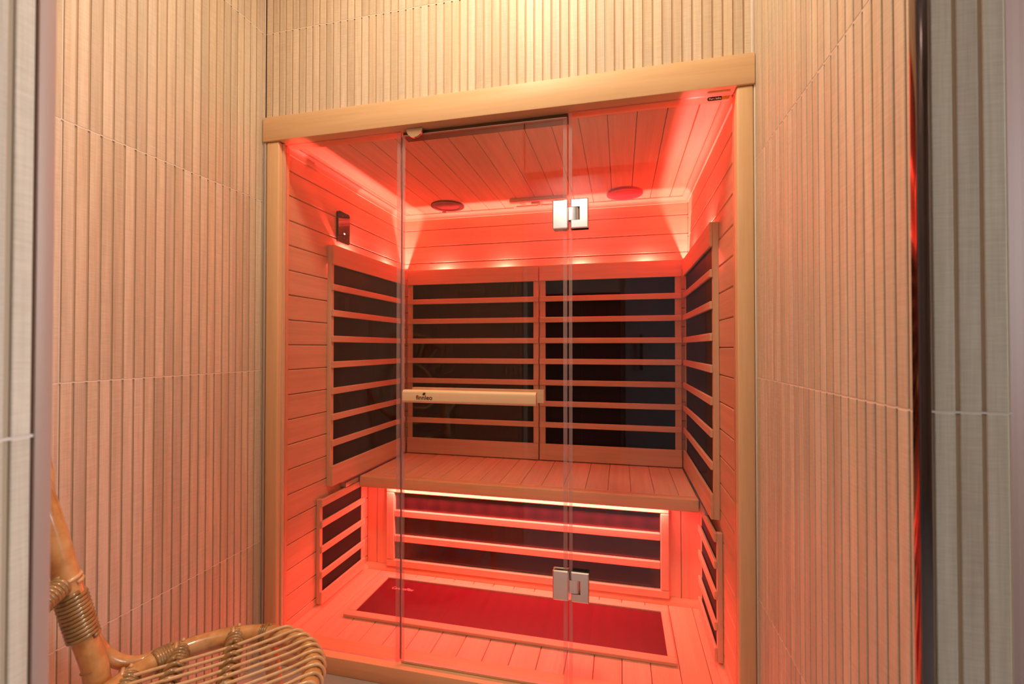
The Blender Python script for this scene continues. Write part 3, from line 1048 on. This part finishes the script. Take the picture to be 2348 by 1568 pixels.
# ================================================================== RATTAN CHAIR
CZ = 0.42
cc = Vector((0.440, -0.640, 0))
fU = Vector((0.783, 0.622, 0))
fV = Vector((-0.622, 0.783, 0))
def cp(u, v, z):
    return cc + fU * u + fV * v + Vector((0, 0, z))
ch = empty('rattan_chair', (cc.x, cc.y, 0), 'round rattan lounge chair with open cane seat in the left corner', 'chair')
RR = 0.195
ring = [cp(RR * math.cos(2 * math.pi * k / 48), RR * math.sin(2 * math.pi * k / 48), CZ) for k in range(48)]
def closed_tube(name, path, rad, mat, sides=14):
    bm = bmesh.new()
    tube_bm(bm, path, rad, sides, True)
    me = mesh_from(bm, mat, name, True)
    me.transform(Matrix.Translation(-wloc(ch)))
    return link(name, me, ch, wloc(ch))
closed_tube('seat_rim', ring, 0.0205, M_RATTAN)
def wrap(name, path_pts, r_in, turns, mat=M_BIND, r=0.0042, r_end=None):
    """cane strip wound as a helix around a path"""
    P = smooth_path(path_pts, 10)
    L_ = [0]
    for i in range(1, len(P)):
        L_.append(L_[-1] + (P[i] - P[i - 1]).length)
    tot = L_[-1]
    out = []
    n = int(turns * 14)
    for k in range(n + 1):
        d = tot * k / n
        i = max(1, next((j for j in range(len(L_)) if L_[j] >= d), len(L_) - 1))
        f = (d - L_[i - 1]) / max(1e-9, L_[i] - L_[i - 1])
        c = P[i - 1].lerp(P[i], f)
        t = (P[i] - P[i - 1]).normalized()
        ref = Vector((0, 0, 1)) if abs(t.z) < 0.8 else Vector((0.9, 0.1, 0))
        a = (ref - t * ref.dot(t)).normalized()
        b = t.cross(a)
        ang = 2 * math.pi * turns * k / n
        rr = r_in if r_end is None else r_in + (r_end - r_in) * k / n
        out.append(c + (a * math.cos(ang) + b * math.sin(ang)) * rr)
    bm = bmesh.new()
    tube_bm(bm, out, r, 6)
    me = mesh_from(bm, mat, name, True)
    me.transform(Matrix.Translation(-wloc(ch)))
    return link(name, me, ch, wloc(ch))

# back posts, front legs, braces
for s in (1, -1):
    top = [cp(-0.190, 0.125 * s, 0.0), cp(-0.193, 0.128 * s, 0.22), cp(-0.201, 0.130 * s, 0.42), cp(-0.226, 0.130 * s, 0.53), cp(-0.246, 0.130 * s, 0.616), cp(-0.269, 0.130 * s, 0.721), cp(-0.305, 0.132 * s, 0.86)]
    tube('back_post', top, 0.0215, M_RATTAN, ch, sides=18)
    tube('leg', [cp(0.100, 0.150 * s, 0.41), cp(0.115, 0.152 * s, 0.34), cp(0.130, 0.158 * s, 0.18), cp(0.137, 0.165 * s, 0.0)], 0.0165, M_RATTAN, ch, sides=14)
    # curved brace from the post down to the seat rim
    tube('brace', [cp(-0.222, 0.157 * s, 0.530), cp(-0.213, 0.160 * s, 0.492), cp(-0.201, 0.166 * s, 0.461), cp(-0.179, 0.171 * s, 0.434), cp(-0.150, 0.176 * s, 0.420), cp(-0.125, 0.184 * s, 0.420), cp(-0.095, 0.195 * s, 0.424)], [0.010, 0.012, 0.0135, 0.0145, 0.014, 0.013, 0.009], M_RATTAN, ch, sides=12)
    wrap('node_ring', [cp(-0.2085, 0.130 * s, 0.4555), cp(-0.2088, 0.130 * s, 0.4565)], 0.0212, 1.0, M_BIND, r=0.0009)
    # knot
    kb = bmesh.new()
    bmesh.ops.create_uvsphere(kb, u_segments=10, v_segments=8, radius=0.008)
    me = mesh_from(kb, M_NODE, 'knot', True)
    me.transform(Matrix.Diagonal((2.0, 1.2, 0.9, 1)))
    link('knot', me, ch, cp(-0.128, 0.173 * s, 0.4125))

for s in (1, -1):
    wrap('binding', [cp(-0.2240, 0.130 * s, 0.519), cp(-0.2360, 0.130 * s, 0.568), cp(-0.2470, 0.130 * s, 0.613)], 0.0232, 12, r=0.0046)
# cross rail between the posts, wrapped near the post
tube('back_rail', [cp(-0.252, -0.125, 0.638), cp(-0.275, 0.0, 0.620), cp(-0.252, 0.125, 0.638)], 0.015, M_RATTAN, ch)
for s in (1, -1):
    wrap('binding', [cp(-0.253, 0.112 * s, 0.637), cp(-0.265, 0.070 * s, 0.628), cp(-0.270, 0.040 * s, 0.624)], 0.0170, 9, r=0.0046)
    wrap('binding', [cp(-0.2500, 0.130 * s, 0.632), cp(-0.2535, 0.130 * s, 0.646)], 0.0232, 1.4, M_CANE, r=0.0040)
# round hooped back with an inner loop and canes
hoop = []
inner = []
for k in range(40):
    a = 2 * math.pi * k / 40
    uu = -0.315 - 0.20 * (math.sin(a) * 0.5 + 0.5)
    hoop.append(cp(uu + 0.05 * abs(math.cos(a)), 0.27 * math.cos(a), 0.94 + 0.24 * math.sin(a)))
    inner.append(cp(uu + 0.03, 0.12 * math.cos(a), 0.90 + 0.12 * math.sin(a)))
closed_tube('back_hoop', hoop, 0.014, M_RATTAN, 10)
closed_tube('back_loop', inner, 0.008, M_CANE, 8)
for k in range(10):
    a = math.pi * (k + 0.5) / 10
    i = int(round(a / (2 * math.pi) * 40)) % 40
    tube('back_cane', [inner[i], hoop[i]], 0.004, M_CANE, ch, sides=6, smooth=0)
# seat cross bars with twisted weave
def chord(u):
    return math.sqrt(max(0.0, RR * RR - u * u))
for u in (0.034, -0.072, -0.150):
    h = chord(u) - 0.004
    tube('cross_bar', [cp(u, h, CZ - 0.004), cp(u, 0, CZ - 0.006), cp(u, -h, CZ - 0.004)], 0.0125, M_RATTAN, ch, sides=10)
    wrap('binding', [cp(u, h + 0.002, CZ - 0.002), cp(u, h - 0.018, CZ - 0.002), cp(u, h - 0.040, CZ - 0.004)], 0.0200, 5, r=0.0046, r_end=0.0150)
    wrap('weave', [cp(u, h - 0.040, CZ - 0.002), cp(u, 0, CZ - 0.002), cp(u, -h + 0.03, CZ - 0.002)], 0.0158, (2 * h - 0.07) / 0.0245, r=0.0052)
    # strap round the rim
    wrap('strap', [cp(u * 1.02 - 0.006, h + 0.003, CZ), cp(u * 1.02 + 0.006, h + 0.003, CZ)], 0.0225, 1.0, M_CANE, r=0.0040)
# bindings on the rim
def arc(a0, a1, n=6):
    return [cp(RR * math.cos(math.radians(a0 + (a1 - a0) * k / n)), RR * math.sin(math.radians(a0 + (a1 - a0) * k / n)), CZ) for k in range(n + 1)]
wrap('binding', arc(116.5, 126), 0.0222, 6, r=0.0042)
wrap('binding', arc(57, 62), 0.0212, 3, r=0.0030)
# cane strands front to back, each looped over the front rim
v = 0.140
while v > -0.160:
    uf = chord(v)
    ub = -0.150
    jz = random.uniform(-0.001, 0.0015)
    sk_ = lambda u_: v - 0.12 * (uf - u_)
    pts = [cp(uf - 0.020, v, CZ - 0.014), cp(uf + 0.002, v, CZ - 0.0245), cp(uf + 0.0235, v, CZ - 0.004), cp(uf + 0.014, v, CZ + 0.0195), cp(uf - 0.010, sk_(uf - 0.010), CZ + 0.0225 + jz), cp(uf - 0.050, sk_(uf - 0.05), CZ + 0.0175 + jz)]
    if uf > 0.12:
        pts.append(cp(0.034, sk_(0.034), CZ + 0.0125 + jz))
    pts += [cp(-0.020, sk_(-0.02), CZ + 0.0115 + jz), cp(-0.072, sk_(-0.072), CZ + 0.0125 + jz)]
    if abs(sk_(-0.15)) < 0.13:
        pts.append(cp(ub, sk_(ub), CZ + 0.0125))
    tube('cane_strand', pts, 0.0038, M_CANE, ch, sides=8, smooth=6)
    v -= 0.0245
# lower stretcher hoop
ring2 = [cp(0.185 * math.cos(2 * math.pi * k / 40), 0.185 * math.sin(2 * math.pi * k / 40), 0.16) for k in range(40)]
closed_tube('stretcher_hoop', ring2, 0.012, M_RATTAN, 10)
